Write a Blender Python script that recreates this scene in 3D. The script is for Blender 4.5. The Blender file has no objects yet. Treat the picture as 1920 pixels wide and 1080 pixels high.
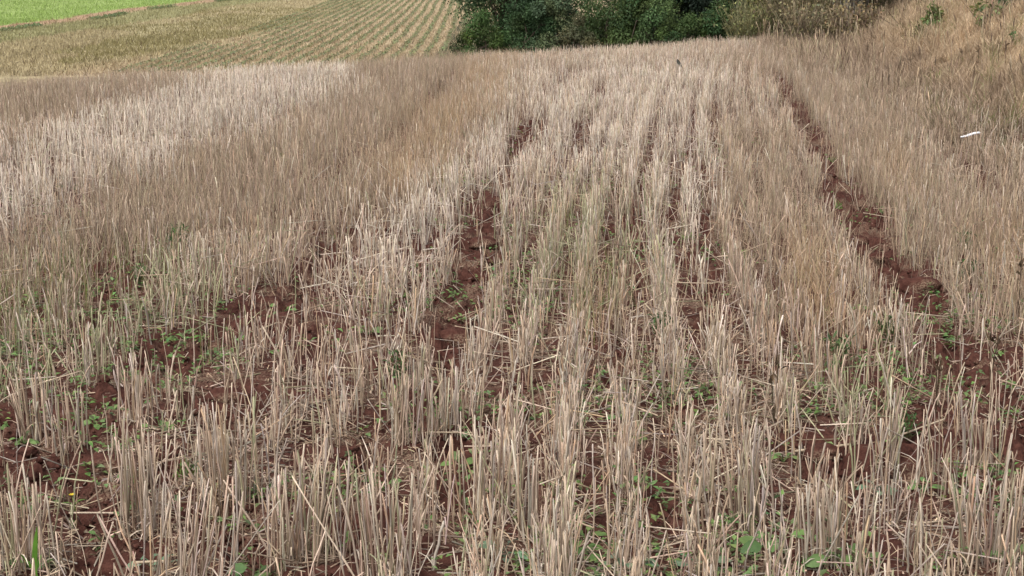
import bpy, math
import numpy as np

# ------------------------------------------------------------------ camera, world, sun, exposure
scene = bpy.context.scene
col = scene.collection
R = math.radians
FPX = 3000.0                       # focal length in pixels of a 1920 wide frame
CAM = np.array([0.0, 0.0, 1.5])
PITCH = math.atan(620.0 / FPX)
cam_data = bpy.data.cameras.new("camera")
cam_data.sensor_width = 36.0
cam_data.lens = FPX / 1920.0 * 36.0
cam_data.clip_start = 0.05
cam_data.clip_end = 3000.0
cam = bpy.data.objects.new("camera", cam_data)
cam.location = CAM
cam.rotation_euler = (math.pi / 2 - PITCH, 0, 0)
col.objects.link(cam)
scene.camera = cam

SUN_EL, SUN_AZ = R(58), R(215)     # azimuth clockwise from +Y (north); the sun stands behind and to one side
world = bpy.data.worlds.new("World")
scene.world = world
world.use_nodes = True
wn, wl = world.node_tree.nodes, world.node_tree.links
bg = wn["Background"]
sky = wn.new("ShaderNodeTexSky")
sky.sky_type = 'NISHITA'
sky.sun_disc = False
sky.sun_elevation = SUN_EL
sky.sun_rotation = SUN_AZ
sky.dust_density = 4.0
hsv = wn.new("ShaderNodeHueSaturation")   # overcast: a greyer sky
hsv.inputs['Saturation'].default_value = 0.25
wl.new(sky.outputs[0], hsv.inputs['Color'])
wl.new(hsv.outputs[0], bg.inputs['Color'])
bg.inputs['Strength'].default_value = 0.15

sun_data = bpy.data.lights.new("sun", 'SUN')
sun_data.energy = 1.2
sun_data.angle = R(20)
sun_data.color = (1.0, 0.95, 0.88)
sun = bpy.data.objects.new("sun", sun_data)
sun.rotation_euler = (math.pi / 2 - SUN_EL, 0, math.pi - SUN_AZ)
col.objects.link(sun)

scene.view_settings.view_transform = 'Standard'
scene.view_settings.look = 'None'
scene.view_settings.gamma = 1.0
scene.view_settings.exposure = 0.66

rng = np.random.default_rng(7)

# ------------------------------------------------------------------ small maths
def smooth(t):
    t = np.clip(t, 0, 1)
    return t * t * (3 - 2 * t)

def vnoise(x, y, freq, seed):
    """smooth value noise in 0..1"""
    x = np.asarray(x, float) * freq + seed * 17.31
    y = np.asarray(y, float) * freq + seed * 9.77
    xi = np.floor(x).astype(np.int64); yi = np.floor(y).astype(np.int64)
    fx = smooth(x - xi); fy = smooth(y - yi)
    def h(a, b):
        n = (a * 374761393 + b * 668265263 + seed * 974711) & 0xffffffff
        n = ((n ^ (n >> 13)) * 1274126177) & 0xffffffff
        n = n ^ (n >> 16)
        return (n & 0xffff) / 65535.0
    return ((h(xi, yi) * (1 - fx) + h(xi + 1, yi) * fx) * (1 - fy)
            + (h(xi, yi + 1) * (1 - fx) + h(xi + 1, yi + 1) * fx) * fy)

def fbm(x, y, freq, seed, octv=3):
    s, a, t = 0, 1.0, 0
    for k in range(octv):
        s = s + a * vnoise(x, y, freq * 2 ** k, seed + k * 5); t += a; a *= 0.5
    return s / t

CP, SP = math.cos(PITCH), math.sin(PITCH)
def project(x, y, z):
    dy, dz = y - CAM[1], z - CAM[2]
    dep = np.maximum(CP * dy - SP * dz, 0.2)
    return 960 + FPX * x / dep, 540 - FPX * (SP * dy + CP * dz) / dep

# ------------------------------------------------------------------ the lie of the land
def bank_foot(y):
    return np.interp(y, [0, 9, 13, 18, 22, 25, 32, 60], [4.2, 4.1, 4.1, 4.3, 4.7, 5.2, 6.2, 7.0])

def stand_edge(y):
    """where the sown stand stops, just short of the bank"""
    return np.interp(y, [0, 9, 13, 18, 25, 32, 60], [4.2, 4.05, 4.0, 4.15, 4.6, 4.9, 6.0])

def crest(x):
    return np.clip(22.3 + 1.0 * x, 9, 29)

def land(x, y):
    """smooth height of the ground"""
    s = y - crest(x)
    z = -1.4 * smooth(s / 13.0)
    d = x - bank_foot(y)
    soft = np.where(d > 3, d, np.log1p(np.exp(np.clip(d * 3.2, -30, 30))) / 3.2)
    rise = 3.4 * (1 - np.exp(-0.19 * soft))
    z = z + rise * (1 - smooth((y - 40) / 25)) * smooth((y + 6) / 9)
    far = np.clip(y - 60, 0, None)
    return z + 0.004 * far + 0.05 * np.clip(-x - 25, 0, None) * smooth((y - 40) / 30)

# row coordinate: u is constant along one drill row
def row_x(u, y):
    g = 0.03 * y + 0.003 * y * y - 0.225
    c = np.clip((-u - 0.2) / 1.3, 0, 1.5)
    return u + g + c * 0.1 * (np.clip(y, 0, 14) - 5)

def at_px(px, py, z=None):
    """point of the land seen at a photograph pixel"""
    d = np.array([(px - 960) / FPX, CP + SP * (540 - py) / FPX, -SP + CP * (540 - py) / FPX])
    t = np.linspace(1, 70, 14000)
    P = CAM[None] + t[:, None] * d[None]
    below = P[:, 2] < land(P[:, 0], P[:, 1])
    k = int(np.argmax(below)) if below.any() else len(t) - 1
    return P[k]

# ------------------------------------------------------------------ what grows where: coarse maps drawn over the field
MW, MH = 480, 270
gx, gy = np.meshgrid((np.arange(MW) + .5) * 4, (np.arange(MH) + .5) * 4)

def poly_mask(pts):
    pts = np.array(pts, float); ins = np.zeros(gx.shape, bool)
    for (x0, y0), (x1, y1) in zip(pts, np.roll(pts, -1, 0)):
        c = ((y0 > gy) != (y1 > gy)) & (gx < (x1 - x0) * (gy - y0) / ((y1 - y0) + 1e-9) + x0)
        ins ^= c
    return ins.astype(float)

def blur(m, n):
    for ax in (0, 1):
        for _ in range(2):
            p = np.pad(m, [(n, n) if a == ax else (0, 0) for a in (0, 1)], mode='edge')
            c = np.cumsum(np.insert(p, 0, 0, axis=ax), axis=ax)
            m = (np.take(c, np.arange(2 * n + 1, c.shape[ax]), ax) - np.take(c, np.arange(0, c.shape[ax] - 2 * n - 1), ax)) / (2 * n + 1)
    return m

def sample(m, px, py):
    py = py - .06 * (py + 80)                              # maps are drawn at mid stalk height
    px = px + (vnoise(px, py * 2, .02, 7) - .5) * 70 + (vnoise(px, py, .11, 8) - .5) * 40; py = py + (vnoise(px, py * 2, .02, 9) - .5) * 36 + (vnoise(px, py, .11, 10) - .5) * 24
    xi = np.clip((px / 4).astype(int), 0, MW - 1); yi = np.clip((py / 4).astype(int), 0, MH - 1)
    return m[yi, xi]

# fuzzy brown weed grass between the straw
M_brown = blur(np.maximum.reduce([
    poly_mask([(0, 440), (130, 370), (380, 270), (600, 215), (760, 160), (860, 120), (905, 190), (760, 330), (640, 430), (420, 450), (200, 520), (0, 620)]),
    poly_mask([(640, 110), (860, 95), (900, 125), (780, 190), (640, 200)]),
    poly_mask([(1340, 130), (1420, 90), (1560, 90), (1920, 330), (1920, 620), (1780, 560), (1620, 420), (1560, 300), (1470, 150), (1400, 140)]) * .85,
    poly_mask([(1340, 360), (1400, 220), (1470, 230), (1530, 400), (1640, 600), (1640, 720), (1500, 720), (1440, 560), (1380, 560)]) * .85,
    poly_mask([(0, 150), (250, 130), (400, 120), (330, 160), (200, 200), (0, 275)]),
]), 6)
M_orange = blur(np.maximum.reduce([
    poly_mask([(690, 380), (730, 290), (830, 190), (900, 110), (985, 105), (960, 160), (860, 250), (770, 370)]),
    poly_mask([(1460, 430), (1530, 440), (1590, 520), (1610, 620), (1520, 640), (1460, 560)]),
    poly_mask([(1600, 260), (1660, 270), (1740, 380), (1690, 400)]) * .7,
    poly_mask([(1790, 400), (1920, 420), (1920, 560), (1850, 520)]) * .7,
    poly_mask([(1060, 520), (1180, 500), (1180, 620), (1080, 640)]) * .5,
]), 6)
M_pale = blur(np.maximum.reduce([
    poly_mask([(0, 285), (230, 200), (400, 140), (600, 105), (680, 140), (540, 210), (330, 290), (150, 370), (0, 440)]),
    poly_mask([(940, 150), (1330, 130), (1340, 300), (1330, 520), (1250, 520), (1230, 300), (1000, 300), (900, 330)]) * .45,
    poly_mask([(600, 430), (900, 330), (940, 260), (990, 260), (880, 480), (700, 520)]) * .6,
]), 6)
M_thin = blur(poly_mask([(0, 660), (280, 610), (560, 500), (650, 470), (660, 620), (640, 760), (680, 1080), (0, 1080)]), 10)
M_green = blur(np.maximum.reduce([
    poly_mask([(930, 420), (1100, 340), (1240, 360), (1240, 500), (1180, 560), (960, 600)]) * .7,
    poly_mask([(0, 520), (200, 470), (350, 470), (430, 560), (420, 640), (240, 680), (0, 700)]) * .9,
    poly_mask([(1480, 640), (1680, 640), (1700, 780), (1480, 760)]) * .8,
    poly_mask([(820, 360), (900, 330), (900, 380), (830, 400)]) * .5,
    poly_mask([(1560, 60), (1900, 0), (1900, 90), (1650, 110)]) * .3,
]), 6)

# bare tracks and holes in the stand: polylines along the wheel ruts, half width in metres, strength
TRACKS = [
    ([(1960, 900), (1900, 780), (1790, 660), (1690, 550), (1610, 440), (1560, 340), (1510, 240), (1455, 150)], .115, 1.0),
    ([(800, 800), (845, 650), (875, 560), (900, 460), (935, 380), (965, 310), (1000, 240)], .085, .95),
    ([(1000, 240), (1050, 180), (1080, 145)], .04, .7),
    ([(-60, 930), (90, 850), (280, 720), (400, 640), (530, 560), (640, 480), (700, 440)], .13, .9),
    ([(1150, 720), (1165, 680), (1180, 560), (1170, 440), (1225, 300), (1245, 200)], .045, .7),
    ([(1320, 640), (1330, 560), (1320, 420), (1335, 300), (1345, 200)], .05, .8),
    ([(1245, 520), (1250, 420), (1295, 280), (1300, 180)], .05, .7),
    ([(1085, 320), (1090, 240), (1125, 170)], .05, .75),
    ([(590, 350), (680, 300), (740, 270), (800, 210), (860, 135)], .07, .8),
    ([(1420, 440), (1420, 330), (1420, 200)], .04, .6),
    ([(1500, 430), (1490, 320), (1440, 200)], .05, .55),
    ([(1500, 640), (1450, 560), (1395, 460), (1390, 400)], .04, .5),
    ([(1880, 420), (1800, 310), (1720, 220), (1660, 175)], .08, .65),
    ([(180, 480), (200, 560), (170, 640)], .08, .7),
    ([(700, 720), (760, 640), (800, 500)], .04, .5),
]
def seg_dist(px, py, pts):
    d = np.full(px.shape, 1e9)
    for (x0, y0), (x1, y1) in zip(pts[:-1], pts[1:]):
        vx, vy = x1 - x0, y1 - y0
        t = np.clip(((px - x0) * vx + (py - y0) * vy) / (vx * vx + vy * vy + 1e-12), 0, 1)
        d = np.minimum(d, np.hypot(px - x0 - t * vx, py - y0 - t * vy))
    return d
TRK = [(np.array([at_px(*p)[:2] for p in pts]), w, s) for pts, w, s in TRACKS]

# holes: centre px, half size px (in the picture), strength
HOLES = [(40, 790, 60, 35, .9), (190, 800, 40, 55, .9), (120, 905, 70, 40, .9), (190, 965, 55, 50, 1), (215, 1060, 85, 40, 1), (320, 890, 40, 50, .9),
         (430, 985, 60, 40, 1), (470, 1060, 50, 40, .8), (430, 760, 75, 40, .8), (300, 700, 40, 40, .9), (650, 990, 45, 50, .8), (690, 870, 45, 45, .8), (860, 880, 55, 75, .95),
         (735, 1010, 20, 60, .6), (840, 650, 40, 45, 1), (990, 740, 35, 35, .8), (1165, 710, 30, 45, .95), (1275, 800, 40, 35, .75), (940, 800, 45, 25, .8), (1540, 880, 60, 45, .95),
         (1500, 850, 60, 40, .7), (1740, 830, 70, 50, .8), (1700, 880, 40, 40, .6), (1880, 900, 40, 50, .7), (1360, 1000, 50, 40, .7), (1240, 1000, 35, 50, .7), (1480, 1040, 60, 35, .6),
         (620, 480, 40, 30, .8), (520, 610, 55, 35, .95), (210, 540, 45, 40, .7), (600, 640, 30, 30, .7), (700, 700, 25, 30, .7), (1320, 490, 30, 60, .7), (1160, 440, 30, 25, .8),
         (900, 470, 40, 40, .9), (905, 395, 40, 30, .8), (1010, 130, 22, 8, .7), (545, 130, 14, 14, .7), (1710, 560, 45, 40, .9), (300, 530, 50, 25, .6), (370, 1050, 20, 40, .6),
         (1000, 960, 20, 60, .5), (1620, 900, 20, 50, .5), (790, 490, 30, 25, .6), (1860, 700, 60, 50, .7), (1840, 340, 50, 30, .5)]
def bare(x, y):
    """0..1: how bare the soil is"""
    b = np.zeros(np.shape(x))
    wob = (fbm(x, y, 2.5, 31, 2) - .5) * .16
    for pts, w, s in TRK:
        d = seg_dist(x, y, pts) + wob + (fbm(x, y, 1.7, 33, 2) - .5) * .22 * w / .1
        b = np.maximum(b, s * (1 - smooth((d - w * .75) / (w * .6))))
    px, py = project(x, y, land(x, y))
    jx = (vnoise(x, y, 6, 41) - .5) * 40; jy = (vnoise(x, y, 6, 43) - .5) * 30
    for cx, cy, a, c, s in HOLES:
        r = np.hypot((px + jx - cx) / a, (py + jy - cy) / c)
        b = np.maximum(b, min(1, s * 1.08) * (1 - smooth((r - .85) / .4)))
    return b

def ground_z(x, y, b=None):
    if b is None:
        b = bare(x, y)
    near = 1 - smooth((y - 10) / 12)
    z = land(x, y)
    lump = np.abs(fbm(x, y, 5.5, 3, 2) - .5) * 2
    clod = np.abs(fbm(x, y, 15, 11, 3) - .5) * 2
    grit = vnoise(x, y, 55, 23)
    z = z - 0.045 * b + (0.02 + .06 * b) * (lump - .3) + (0.018 + .075 * b) * clod * (.4 + .6 * near) + (0.012 + .012 * b) * (grit - .5) * near
    return z

# ------------------------------------------------------------------ mesh building from arrays
def link(o):
    col.objects.link(o); return o

def make_mesh(name, verts, quads=None, tris=None, fcol=None, mat=None, smooth_shade=False, parent=None):
    me = bpy.data.meshes.new(name)
    verts = np.asarray(verts, np.float32)
    nq = 0 if quads is None else len(quads); nt = 0 if tris is None else len(tris)
    me.vertices.add(len(verts)); me.vertices.foreach_set("co", verts.ravel())
    loops = np.concatenate([np.asarray(a, np.int32).ravel() for a in (quads, tris) if a is not None and len(a)])
    me.loops.add(len(loops)); me.loops.foreach_set("vertex_index", loops)
    me.polygons.add(nq + nt)
    start = np.concatenate([np.arange(nq) * 4, nq * 4 + np.arange(nt) * 3]).astype(np.int32)
    me.polygons.foreach_set("loop_start", start)
    if smooth_shade:
        me.polygons.foreach_set("use_smooth", np.ones(nq + nt, bool))
    me.update(calc_edges=True)
    if fcol is not None:
        a = me.attributes.new("col", 'FLOAT_COLOR', 'FACE')
        c = np.ones((nq + nt, 4), np.float32); c[:, :3] = fcol
        a.data.foreach_set("color", c.ravel())
    if mat:
        me.materials.append(mat)
    o = bpy.data.objects.new(name, me)
    if parent is not None:
        o.parent = parent
    return link(o)

def norm(v):
    return v / (np.linalg.norm(v, axis=-1, keepdims=True) + 1e-9)

class Bag:
    """collects quads/tris with face colours and builds ONE mesh"""
    def __init__(s):
        s.v, s.q, s.t, s.cq, s.ct, s.n = [], [], [], [], [], 0
    def add(s, v, q=None, t=None, cq=None, ct=None):
        s.v.append(v)
        if q is not None and len(q): s.q.append(q + s.n); s.cq.append(cq)
        if t is not None and len(t): s.t.append(t + s.n); s.ct.append(ct)
        s.n += len(v)
    def build(s, name, mat, parent=None, smooth_shade=False):
        q = np.concatenate(s.q) if s.q else None; t = np.concatenate(s.t) if s.t else None
        c = np.concatenate(s.cq + s.ct)
        return make_mesh(name, np.concatenate(s.v), q, t, c, mat, smooth_shade, parent)

def tubes(bag, pts, rad, colr, sides=3, cap=True):
    """pts N,K,3 ; rad N,K ; colr N,3"""
    N, K, _ = pts.shape
    if N == 0: return
    tan = norm(pts[:, -1] - pts[:, 0])
    ref = np.where(np.abs(tan[:, 2:3]) > .8, np.array([[1., 0, 0]]), np.array([[0, 0, 1.]]))
    a = norm(np.cross(tan, ref)); b = np.cross(tan, a)
    ph = (np.arange(sides) / sides * 2 * np.pi)[None] + rng.uniform(0, 6.28, (N, 1))
    off = np.cos(ph)[..., None] * a[:, None] + np.sin(ph)[..., None] * b[:, None]
    if cap and K > 2:
        off = np.cos(ph)[..., None] * a[:, None] + np.sin(ph)[..., None] * b[:, None] * rng.uniform(.55, 1.05, (N, 1, 1))
    V = pts[:, :, None] + rad[..., None, None] * off[:, None]
    if cap and K > 3 and sides == 4:
        V[:, -1] += tan[:, None] * rng.normal(0, 1.3, (N, sides, 1)) * rad[:, -1, None, None]
    base = np.arange(N)[:, None, None] * (K * sides)
    k = np.arange(K - 1)[None, :, None] * sides; s0 = np.arange(sides)[None, None]; s1 = (s0 + 1) % sides
    q = np.stack(np.broadcast_arrays(base + k + s0, base + k + s1, base + k + sides + s1, base + k + sides + s0), -1).reshape(-1, 4)
    cq = np.repeat(colr, (K - 1) * sides, 0)
    t = ct = None
    top = (np.arange(N) * K * sides + (K - 1) * sides)[:, None] + np.arange(sides)[None]
    if cap and sides == 3: t, ct = top, colr * .8
    elif cap and sides == 4: q = np.concatenate([q, top]); cq = np.concatenate([cq, colr * .8])
    bag.add(V.reshape(-1, 3), q, t, cq, ct)

def ribbons(bag, pts, wid, side, colr):
    """flat blades: pts N,K,3 ; wid N,K ; side N,3"""
    N, K, _ = pts.shape
    if N == 0: return
    V = np.stack([pts - side[:, None] * wid[..., None] / 2, pts + side[:, None] * wid[..., None] / 2], 2)
    base = np.arange(N)[:, None] * (2 * K); k = np.arange(K - 1)[None] * 2
    q = np.stack([base + k, base + k + 1, base + k + 3, base + k + 2], -1).reshape(-1, 4)
    bag.add(V.reshape(-1, 3), q, None, np.repeat(colr, K - 1, 0))

def leaves(bag, pos, d, n, L, W, colr, fold=.25):
    """leaf = two quads folded along the midrib: pos base, d direction, n up"""
    N = len(pos)
    if N == 0: return
    d = norm(d); s = norm(np.cross(d, n)); n = np.cross(s, d)
    L = np.asarray(L)[:, None]; W = np.asarray(W)[:, None]
    a = pos; m = pos + d * L * .5 - n * W * fold * .3; e = pos + d * L - n * L * .12
    l = pos + d * L * .45 + s * W * .5 + n * W * fold; r = pos + d * L * .45 - s * W * .5 + n * W * fold
    V = np.stack([a, l, e, m, r], 1).reshape(-1, 3)
    i = np.arange(N)[:, None] * 5
    q = np.concatenate([i + np.array([[0, 3, 2, 1]]), i + np.array([[0, 4, 2, 3]])])
    bag.add(V, q, None, np.concatenate([colr, colr * .93]))

def round_leaves(bag, pos, d, n, L, W, colr, fold=.12):
    """oval leaves: five rows across a folded midrib, drooping at the tip"""
    N = len(pos)
    d = norm(d); s = norm(np.cross(d, n)); n = np.cross(s, d)
    L = np.asarray(L)[:, None]; W = np.asarray(W)[:, None]
    rows = []
    for t_, w_ in ((0, .08), (.22, .78), (.5, 1.0), (.78, .72), (1, .06)):
        c = pos + d * L * t_ - n * L * .16 * t_ ** 2
        e = s * W * .5 * w_; u = n * W * fold * w_
        rows += [c + e + u, c, c - e + u]
    V = np.stack(rows, 1).reshape(-1, 3)
    f = np.array([[3 * k + j, 3 * k + j + 1, 3 * k + j + 4, 3 * k + j + 3] for k in range(4) for j in range(2)])
    q = (np.arange(N)[:, None, None] * 15 + f[None]).reshape(-1, 4)
    bag.add(V, q, None, np.repeat(colr, 8, 0))

def vary(c, n, amt=.12, hue=.04):
    c = np.broadcast_to(np.asarray(c, float), (n, 3))
    return np.clip(c * (1 + rng.normal(0, amt, (n, 1))) * (1 + rng.normal(0, hue, (n, 3))), .004, .9)

# ------------------------------------------------------------------ materials
def new_mat(name):
    m = bpy.data.materials.new(name); m.use_nodes = True
    return m, m.node_tree.nodes, m.node_tree.links, m.node_tree.nodes["Principled BSDF"]

def attr_mat(name, rough=.7, spec=.25, scale=60, lo=.75, hi=1.2, trans=0.0, stretch=(1, 1, 1)):
    m, n, l, b = new_mat(name)
    at = n.new("ShaderNodeAttribute"); at.attribute_name = "col"
    tc = n.new("ShaderNodeTexCoord"); mp = n.new("ShaderNodeMapping"); mp.inputs['Scale'].default_value = stretch
    nz = n.new("ShaderNodeTexNoise"); nz.inputs['Scale'].default_value = scale; nz.inputs['Detail'].default_value = 2
    mr = n.new("ShaderNodeMapRange"); mr.inputs['From Min'].default_value = .3; mr.inputs['From Max'].default_value = .7
    mr.inputs['To Min'].default_value = lo; mr.inputs['To Max'].default_value = hi
    mx = n.new("ShaderNodeVectorMath"); mx.operation = 'SCALE'
    l.new(tc.outputs['Object'], mp.inputs['Vector']); l.new(mp.outputs[0], nz.inputs['Vector'])
    l.new(nz.outputs[0], mr.inputs['Value']); l.new(at.outputs['Color'], mx.inputs[0]); l.new(mr.outputs[0], mx.inputs['Scale'])
    l.new(mx.outputs[0], b.inputs['Base Color'])
    b.inputs['Roughness'].default_value = rough; b.inputs['Specular IOR Level'].default_value = spec
    if trans > 0:
        tr = n.new("ShaderNodeBsdfTranslucent"); mix = n.new("ShaderNodeMixShader"); mix.inputs[0].default_value = trans
        l.new(mx.outputs[0], tr.inputs['Color']); l.new(b.outputs[0], mix.inputs[1]); l.new(tr.outputs[0], mix.inputs[2])
        l.new(mix.outputs[0], n["Material Output"].inputs['Surface'])
    return m

STRAW = attr_mat("straw", .7, .2, 55, .8, 1.18, .12, (1, 1, .25))
CHAFF = attr_mat("chaff", .8, .15, 90, .75, 1.2)
DRYGRASS = attr_mat("dry_grass", .75, .15, 20, .85, 1.12, .2)
LEAF = attr_mat("leaf", .55, .3, 40, .8, 1.2, .25)
TREELEAF = attr_mat("tree_leaf", .6, .2, 2.5, .7, 1.3, .2)
BARK = attr_mat("bark", .9, .1, 14, .55, 1.4, 0, (1, 1, .25))

def soil_material():
    m, n, l, b = new_mat("red_soil")
    tc = n.new("ShaderNodeTexCoord")
    def noise(scale, det=4):
        z = n.new("ShaderNodeTexNoise"); z.inputs['Scale'].default_value = scale; z.inputs['Detail'].default_value = det
        l.new(tc.outputs['Object'], z.inputs['Vector']); return z
    a, f, g = noise(4), noise(40), noise(160, 2)
    r1 = n.new("ShaderNodeValToRGB")
    r1.color_ramp.elements[0].position = .3; r1.color_ramp.elements[0].color = (.041, .0155, .0115, 1)
    r1.color_ramp.elements[1].position = .72; r1.color_ramp.elements[1].color = (.09, .038, .028, 1)
    l.new(f.outputs[0], r1.inputs[0])
    r2 = n.new("ShaderNodeValToRGB")     # mulched straw dust lying in mats
    r2.color_ramp.elements[0].position = .5; r2.color_ramp.elements[0].color = (0, 0, 0, 1)
    r2.color_ramp.elements[1].position = .62; r2.color_ramp.elements[1].color = (.75, .75, .75, 1)
    l.new(a.outputs[0], r2.inputs[0])
    r3 = n.new("ShaderNodeValToRGB")
    r3.color_ramp.elements[0].position = .42; r3.color_ramp.elements[1].position = .6
    l.new(g.outputs[0], r3.inputs[0])
    mm = n.new("ShaderNodeMath"); mm.operation = 'MULTIPLY'
    l.new(r2.outputs[0], mm.inputs[0]); l.new(r3.outputs[0], mm.inputs[1])
    mx = n.new("ShaderNodeMix"); mx.data_type = 'RGBA'
    l.new(mm.outputs[0], mx.inputs[0]); l.new(r1.outputs[0], mx.inputs[6]); mx.inputs[7].default_value = (.24, .175, .12, 1)
    th = n.new("ShaderNodeAttribute"); th.attribute_name = "thatch"
    m3 = n.new("ShaderNodeMix"); m3.data_type = 'RGBA'; m3.inputs[7].default_value = (.33, .24, .15, 1)
    l.new(th.outputs['Fac'], m3.inputs[0]); l.new(mx.outputs[2], m3.inputs[6])
    l.new(m3.outputs[2], b.inputs['Base Color'])
    b.inputs['Roughness'].default_value = .95; b.inputs['Specular IOR Level'].default_value = .1
    bp = n.new("ShaderNodeBump"); bp.inputs['Strength'].default_value = .9; bp.inputs['Distance'].default_value = .02
    l.new(f.outputs[0], bp.inputs['Height']); l.new(bp.outputs[0], b.inputs['Normal'])
    return m
SOIL = soil_material()

def far_material():
    """distant fields: bare residue with soil showing; colour by strip of land (plain attribute) times fine mottling"""
    return attr_mat("far_field", .95, .1, 1.6, .72, 1.25)
FAR = far_material()

def tag(o, label=None, cat=None, group=None, kind=None):
    for k, v in (("label", label), ("category", cat), ("group", group), ("kind", kind)):
        if v: o[k] = v
    return o

# ------------------------------------------------------------------ ground sheets
def grid_mesh(name, X, Y, Z, mat, fcol=None, smooth_shade=True):
    ny, nx = X.shape
    i = (np.arange(ny - 1)[:, None] * nx + np.arange(nx - 1)[None]).ravel()
    q = np.stack([i, i + 1, i + nx + 1, i + nx], -1)
    return make_mesh(name, np.stack([X, Y, Z], -1).reshape(-1, 3), q, None, fcol, mat, smooth_shade)

ys = np.exp(np.linspace(math.log(1.6), math.log(36), 1000))
t = np.linspace(-1, 1, 860)
GX = t[None] * (0.5 * ys[:, None] + 2.0); GY = np.repeat(ys[:, None], len(t), 1)
GZ = ground_z(GX, GY)
ground = grid_mesh("ground", GX, GY, GZ, SOIL)
ta = ground.data.attributes.new("thatch", 'FLOAT', 'POINT')     # dead grass lying on the bank
tv = smooth((GX - bank_foot(GY) + .3) / .8) * smooth((fbm(GX, GY, 1.6, 201, 2) - .2) / .3)
ta.data.foreach_set("value", (tv * .9).astype(np.float32).ravel())
tag(ground, "red brown clay soil of the stubble field and its bank", kind="structure")

def nonuni(a, b, fine_a, fine_b, n):
    return np.unique(np.concatenate([np.linspace(a, fine_a, n // 4), np.linspace(fine_a, fine_b, n), np.linspace(fine_b, b, n // 4)]))
fx = nonuni(-400, 400, -60, 30, 260); fy = nonuni(-60, 900, 20, 160, 300)
FX, FY = np.meshgrid(fx, fy)
FZ = land(FX, FY)
inside = (np.abs(FX) < 0.5 * FY + 2.6) & (FY > 1.0) & (FY < 36.6)
FZ = np.where(inside, FZ - .3, FZ)
cx, cy = (FX[:-1, :-1] + FX[1:, 1:]) / 2, (FY[:-1, :-1] + FY[1:, 1:]) / 2
def strip_x(x, y):
    return x - (y - 65) * 0.055 + (fbm(x, y, .08, 61, 2) - .5) * 1.2
def far_colour(x, y):
    sx = strip_x(x, y)
    tan = np.array([.345, .285, .165]); olive = np.array([.24, .225, .11]); red = np.array([.33, .225, .14]); crop = np.array([.24, .31, .10]); res = np.array([.37, .285, .18])
    c = np.where((sx < -22.3)[..., None], crop, red)
    w = lambda e, s=.5: smooth((sx - e) / s)[..., None]
    c = c * (1 - w(-20.9)) + olive * w(-20.9)
    c = c * (1 - w(-17.4)) + tan * w(-17.4)
    mott = smooth((fbm(x, y * .5, .25, 71, 3) - .42) / .2)[..., None]
    c = np.where((sx > -16.9)[..., None], c * (1 - .35 * mott) + olive * .35 * mott, c)
    c = c * (1 - w(-10.5, 2)) + res * w(-10.5, 2)
    c = np.where(((x > -2.2) & (y < 75))[..., None], np.array([.05, .055, .03]), c)          # shade under the thicket put into the ground colour
    near = ((y < 34) | (y > 400) | (x > 8))[..., None]
    return np.where(near, np.array([.2, .13, .08]), c)
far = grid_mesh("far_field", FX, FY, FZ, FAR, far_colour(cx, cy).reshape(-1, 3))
tag(far, "pale far fields in strips beyond the crest of the stubble", kind="structure")

# ------------------------------------------------------------------ standing stubble
PAL = np.array([[.505, .40, .305], [.42, .315, .228], [.40, .335, .278], [.43, .30, .198], [.25, .183, .133], [.33, .31, .19], [.625, .535, .435]])
def straw_colours(px, py, x, y):
    n = len(px)
    p = np.tile(np.array([.28, .30, .16, .07, .08, .05, .06]), (n, 1))
    br, orr, pa, gr = (sample(m, px, py) for m in (M_brown, M_orange, M_pale, M_green))
    p[:, 1] += br * .9; p[:, 4] += br * .16; p[:, 3] += orr * .5 + br * .12
    p[:, 6] += pa * 2.0; p[:, 0] += pa * 1.0; p[:, 2] += pa * .25; p[:, 5] += gr * .8
    p /= p.sum(1, keepdims=True)
    k = (p.cumsum(1) < rng.uniform(0, 1, (n, 1))).sum(1).clip(0, 6)
    patch = .9 + .22 * fbm(x, y, .9, 81, 2)[:, None]
    return np.clip(PAL[k] * (1 + rng.normal(0, .13, (n, 1))) * (1 + rng.normal(0, .025, (n, 3))) * patch, .02, .85)

def stalk_points(x, y, z, h, lean, az, K, bend):
    """curved, leaning stalks"""
    tt = np.linspace(0, 1, K)[None]
    ex, ey = np.sin(lean) * np.cos(az), np.sin(lean) * np.sin(az)
    hx = (tt * h[:, None])
    P = np.stack([x[:, None] + ex[:, None] * hx + bend[:, None] * np.cos(az + 1.3)[:, None] * hx * tt,
                  y[:, None] + ey[:, None] * hx + bend[:, None] * np.sin(az + 1.3)[:, None] * hx * tt,
                  z[:, None] + np.cos(lean)[:, None] * hx], -1)
    return P

def leans(n, sd=.085, wild=.07):
    a = np.abs(rng.normal(0, sd, n)); w = rng.uniform(0, 1, n) < wild
    return np.where(w, rng.uniform(.2, .62, n), a)

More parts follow.
